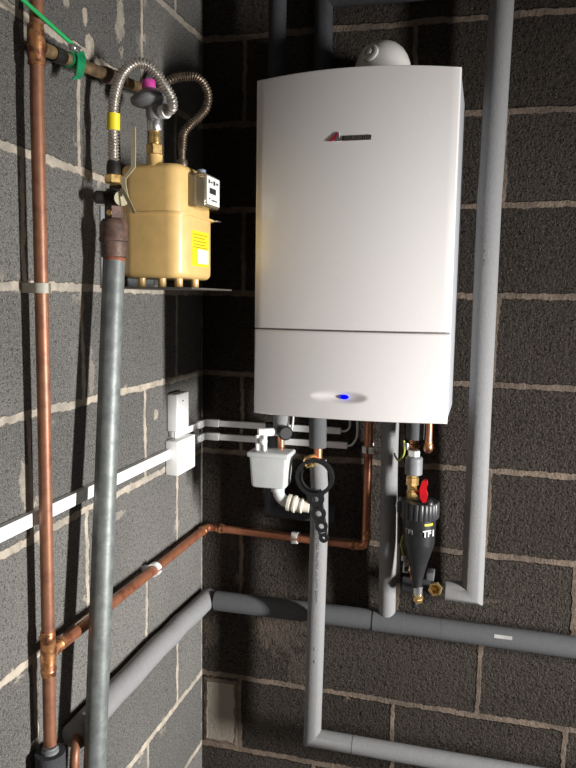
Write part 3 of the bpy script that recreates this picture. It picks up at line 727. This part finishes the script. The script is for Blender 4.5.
MB().lathe((fx-.004, fyy-.004, 1.022), (0, 0, 1), [(0, .006), (.004, .009), (.018, .009), (.022, .006)], 16).build('drain_cap', dark_plastic, dn)
# printed bands follow the body cylinder
def on_body(ang, z, r=.0404): a = math.radians(ang); return frame((fx+r*math.cos(a), fyy+r*math.sin(a), z), (-math.sin(a), math.cos(a), 0), (0, 0, 1))
text_mesh('label_letters', 'TF1', .023, on_body(-50, 1.224, .0408), paper, t, .0003, .0003)
text_mesh('label_letters', 'TF1', .017, on_body(-122, 1.226, .0408), mat('silver_print', (.40, .40, .40), .5), t, .0003)
mk = MB()
for a0, z0, z1, m_ in ((-50, 1.244, 1.249, 0),):
    for k in range(-5, 6):
        a = math.radians(a0+k*3); mk.box(-.0003, .0003, -.0013, .0013, z0, z1, Mx=Matrix.Translation((fx+.0404*math.cos(a), fyy+.0404*math.sin(a), 0)) @ Matrix.Rotation(a, 4, 'Z'))
mk.build('yellow_stripe', yellow, t)
# fittings above the filter
t = thing('valve_fitting', 'stack of brass, grey and white pipe fittings above the black filter', 'fitting', (.612, -.135, 1.29))
fx2, fy2 = .612, -.130
MB().tube([(fx2+.002, fy2, 1.5265), (fx2+.002, fy2, 1.447)], .0225, 26).build('foam_sleeve', foam, t)
MB().lathe((fx2, fy2, 1.422), (0, 0, 1), [(0, .010), (.003, .014), (.012, .0145), (.014, .012), (.030, .012)]).build('compression_nut', copper_burnt, t)
MB().hexnut((fx2+.001, fy2, 1.403), (0, 0, 1), .016, .0155).build('white_collar', white_plastic, t)
MB().lathe((fx2+.002, fy2, 1.357), (0, 0, 1), [(0, .019), (.002, .0215), (.042, .0215), (.046, .018)]).build('grey_collar', mat('grey_plastic', (.22, .22, .23), .5), t)
MB().lathe((fx2, fy2, 1.284), (0, 0, 1), [(0, .0115), (.012, .0115), (.014, .0135), (.030, .0135), (.032, .0115), (.045, .0115), (.047, .0155), (.066, .0155), (.068, .013), (.074, .013)], 8).build('brass_body', brass, t)
MB().tube([(fx2+.004, fy2-.012, 1.325), (fx2+.018, fy2-.030, 1.318)], .005, 12).build('brass_spindle', brass, t)
MB().box(fx2-.024, fx2-.012, fy2-.014, fy2+.002, 1.420, 1.438, .002).build('earth_tab', chrome, t)
o = MB().tube(smooth([(.588, -.140, 1.443), (.591, -.142, 1.425), (.588, -.140, 1.405), (.577, -.13, 1.390), (.566, -.115, 1.396), (.562, -.10, 1.40)]), .0026, 10).build('earth_wire', yg); tag(o, 'green and yellow wire hooked beside the fittings above the filter', 'wire')
# copper inlet and lower clamp behind filter
t = thing('copper_pipe', 'curved copper pipe behind the filter carrying a small metal clamp', 'pipe', (.622, -.09, 1.06))
MB().tube(fillet([(.590, -.085, 1.25), (.606, -.09, 1.17), (.622, -.108, 1.078)], .02), .0085, 16).build('pipe_run', copper_burnt, t)
cl = MB().box(.596, .612, -.135, -.10, 1.103, 1.126, .002).build('clamp_block', chrome, t)
MB().box(.601, .607, -.137, -.134, 1.109, 1.120).build('clamp_screw', dark_plastic, cl)
MB().lathe((.596, -.118, 1.130), (0, 0, 1), [(0, .006), (.010, .006), (.012, .004)], 12).build('wire_lug', grey_white, cl)
o = MB().tube(smooth([(.596, -.118, 1.140), (.592, -.118, 1.155), (.588, -.115, 1.172), (.592, -.11, 1.192), (.600, -.10, 1.205)]), .0026, 10).build('earth_wire', yg); tag(o, 'green and yellow wire behind the lower body of the black filter', 'wire')
t = thing('brass_valve', 'open brass hexagon nut facing out beside the filter foot', 'valve', (.680, -.14, 1.055))
MB().lathe((.680, -.128, 1.071), (-.05, -1, .25), [(0, .011), (.010, .0125), (.010, .0168), (.013, .0178), (.026, .0178), (.029, .0165), (.029, .0120), (.012, .0115)], 6, .25).build('hexagon_nut', brass, t)
MB().tube([(.680, -.132, 1.070), (.676, -.085, 1.045)], .0105, 18).build('valve_body', brass_dull, t)
MB().box(.652, .672, -.10, -.06, 1.075, 1.096, .003).build('grey_bracket', foam, t)
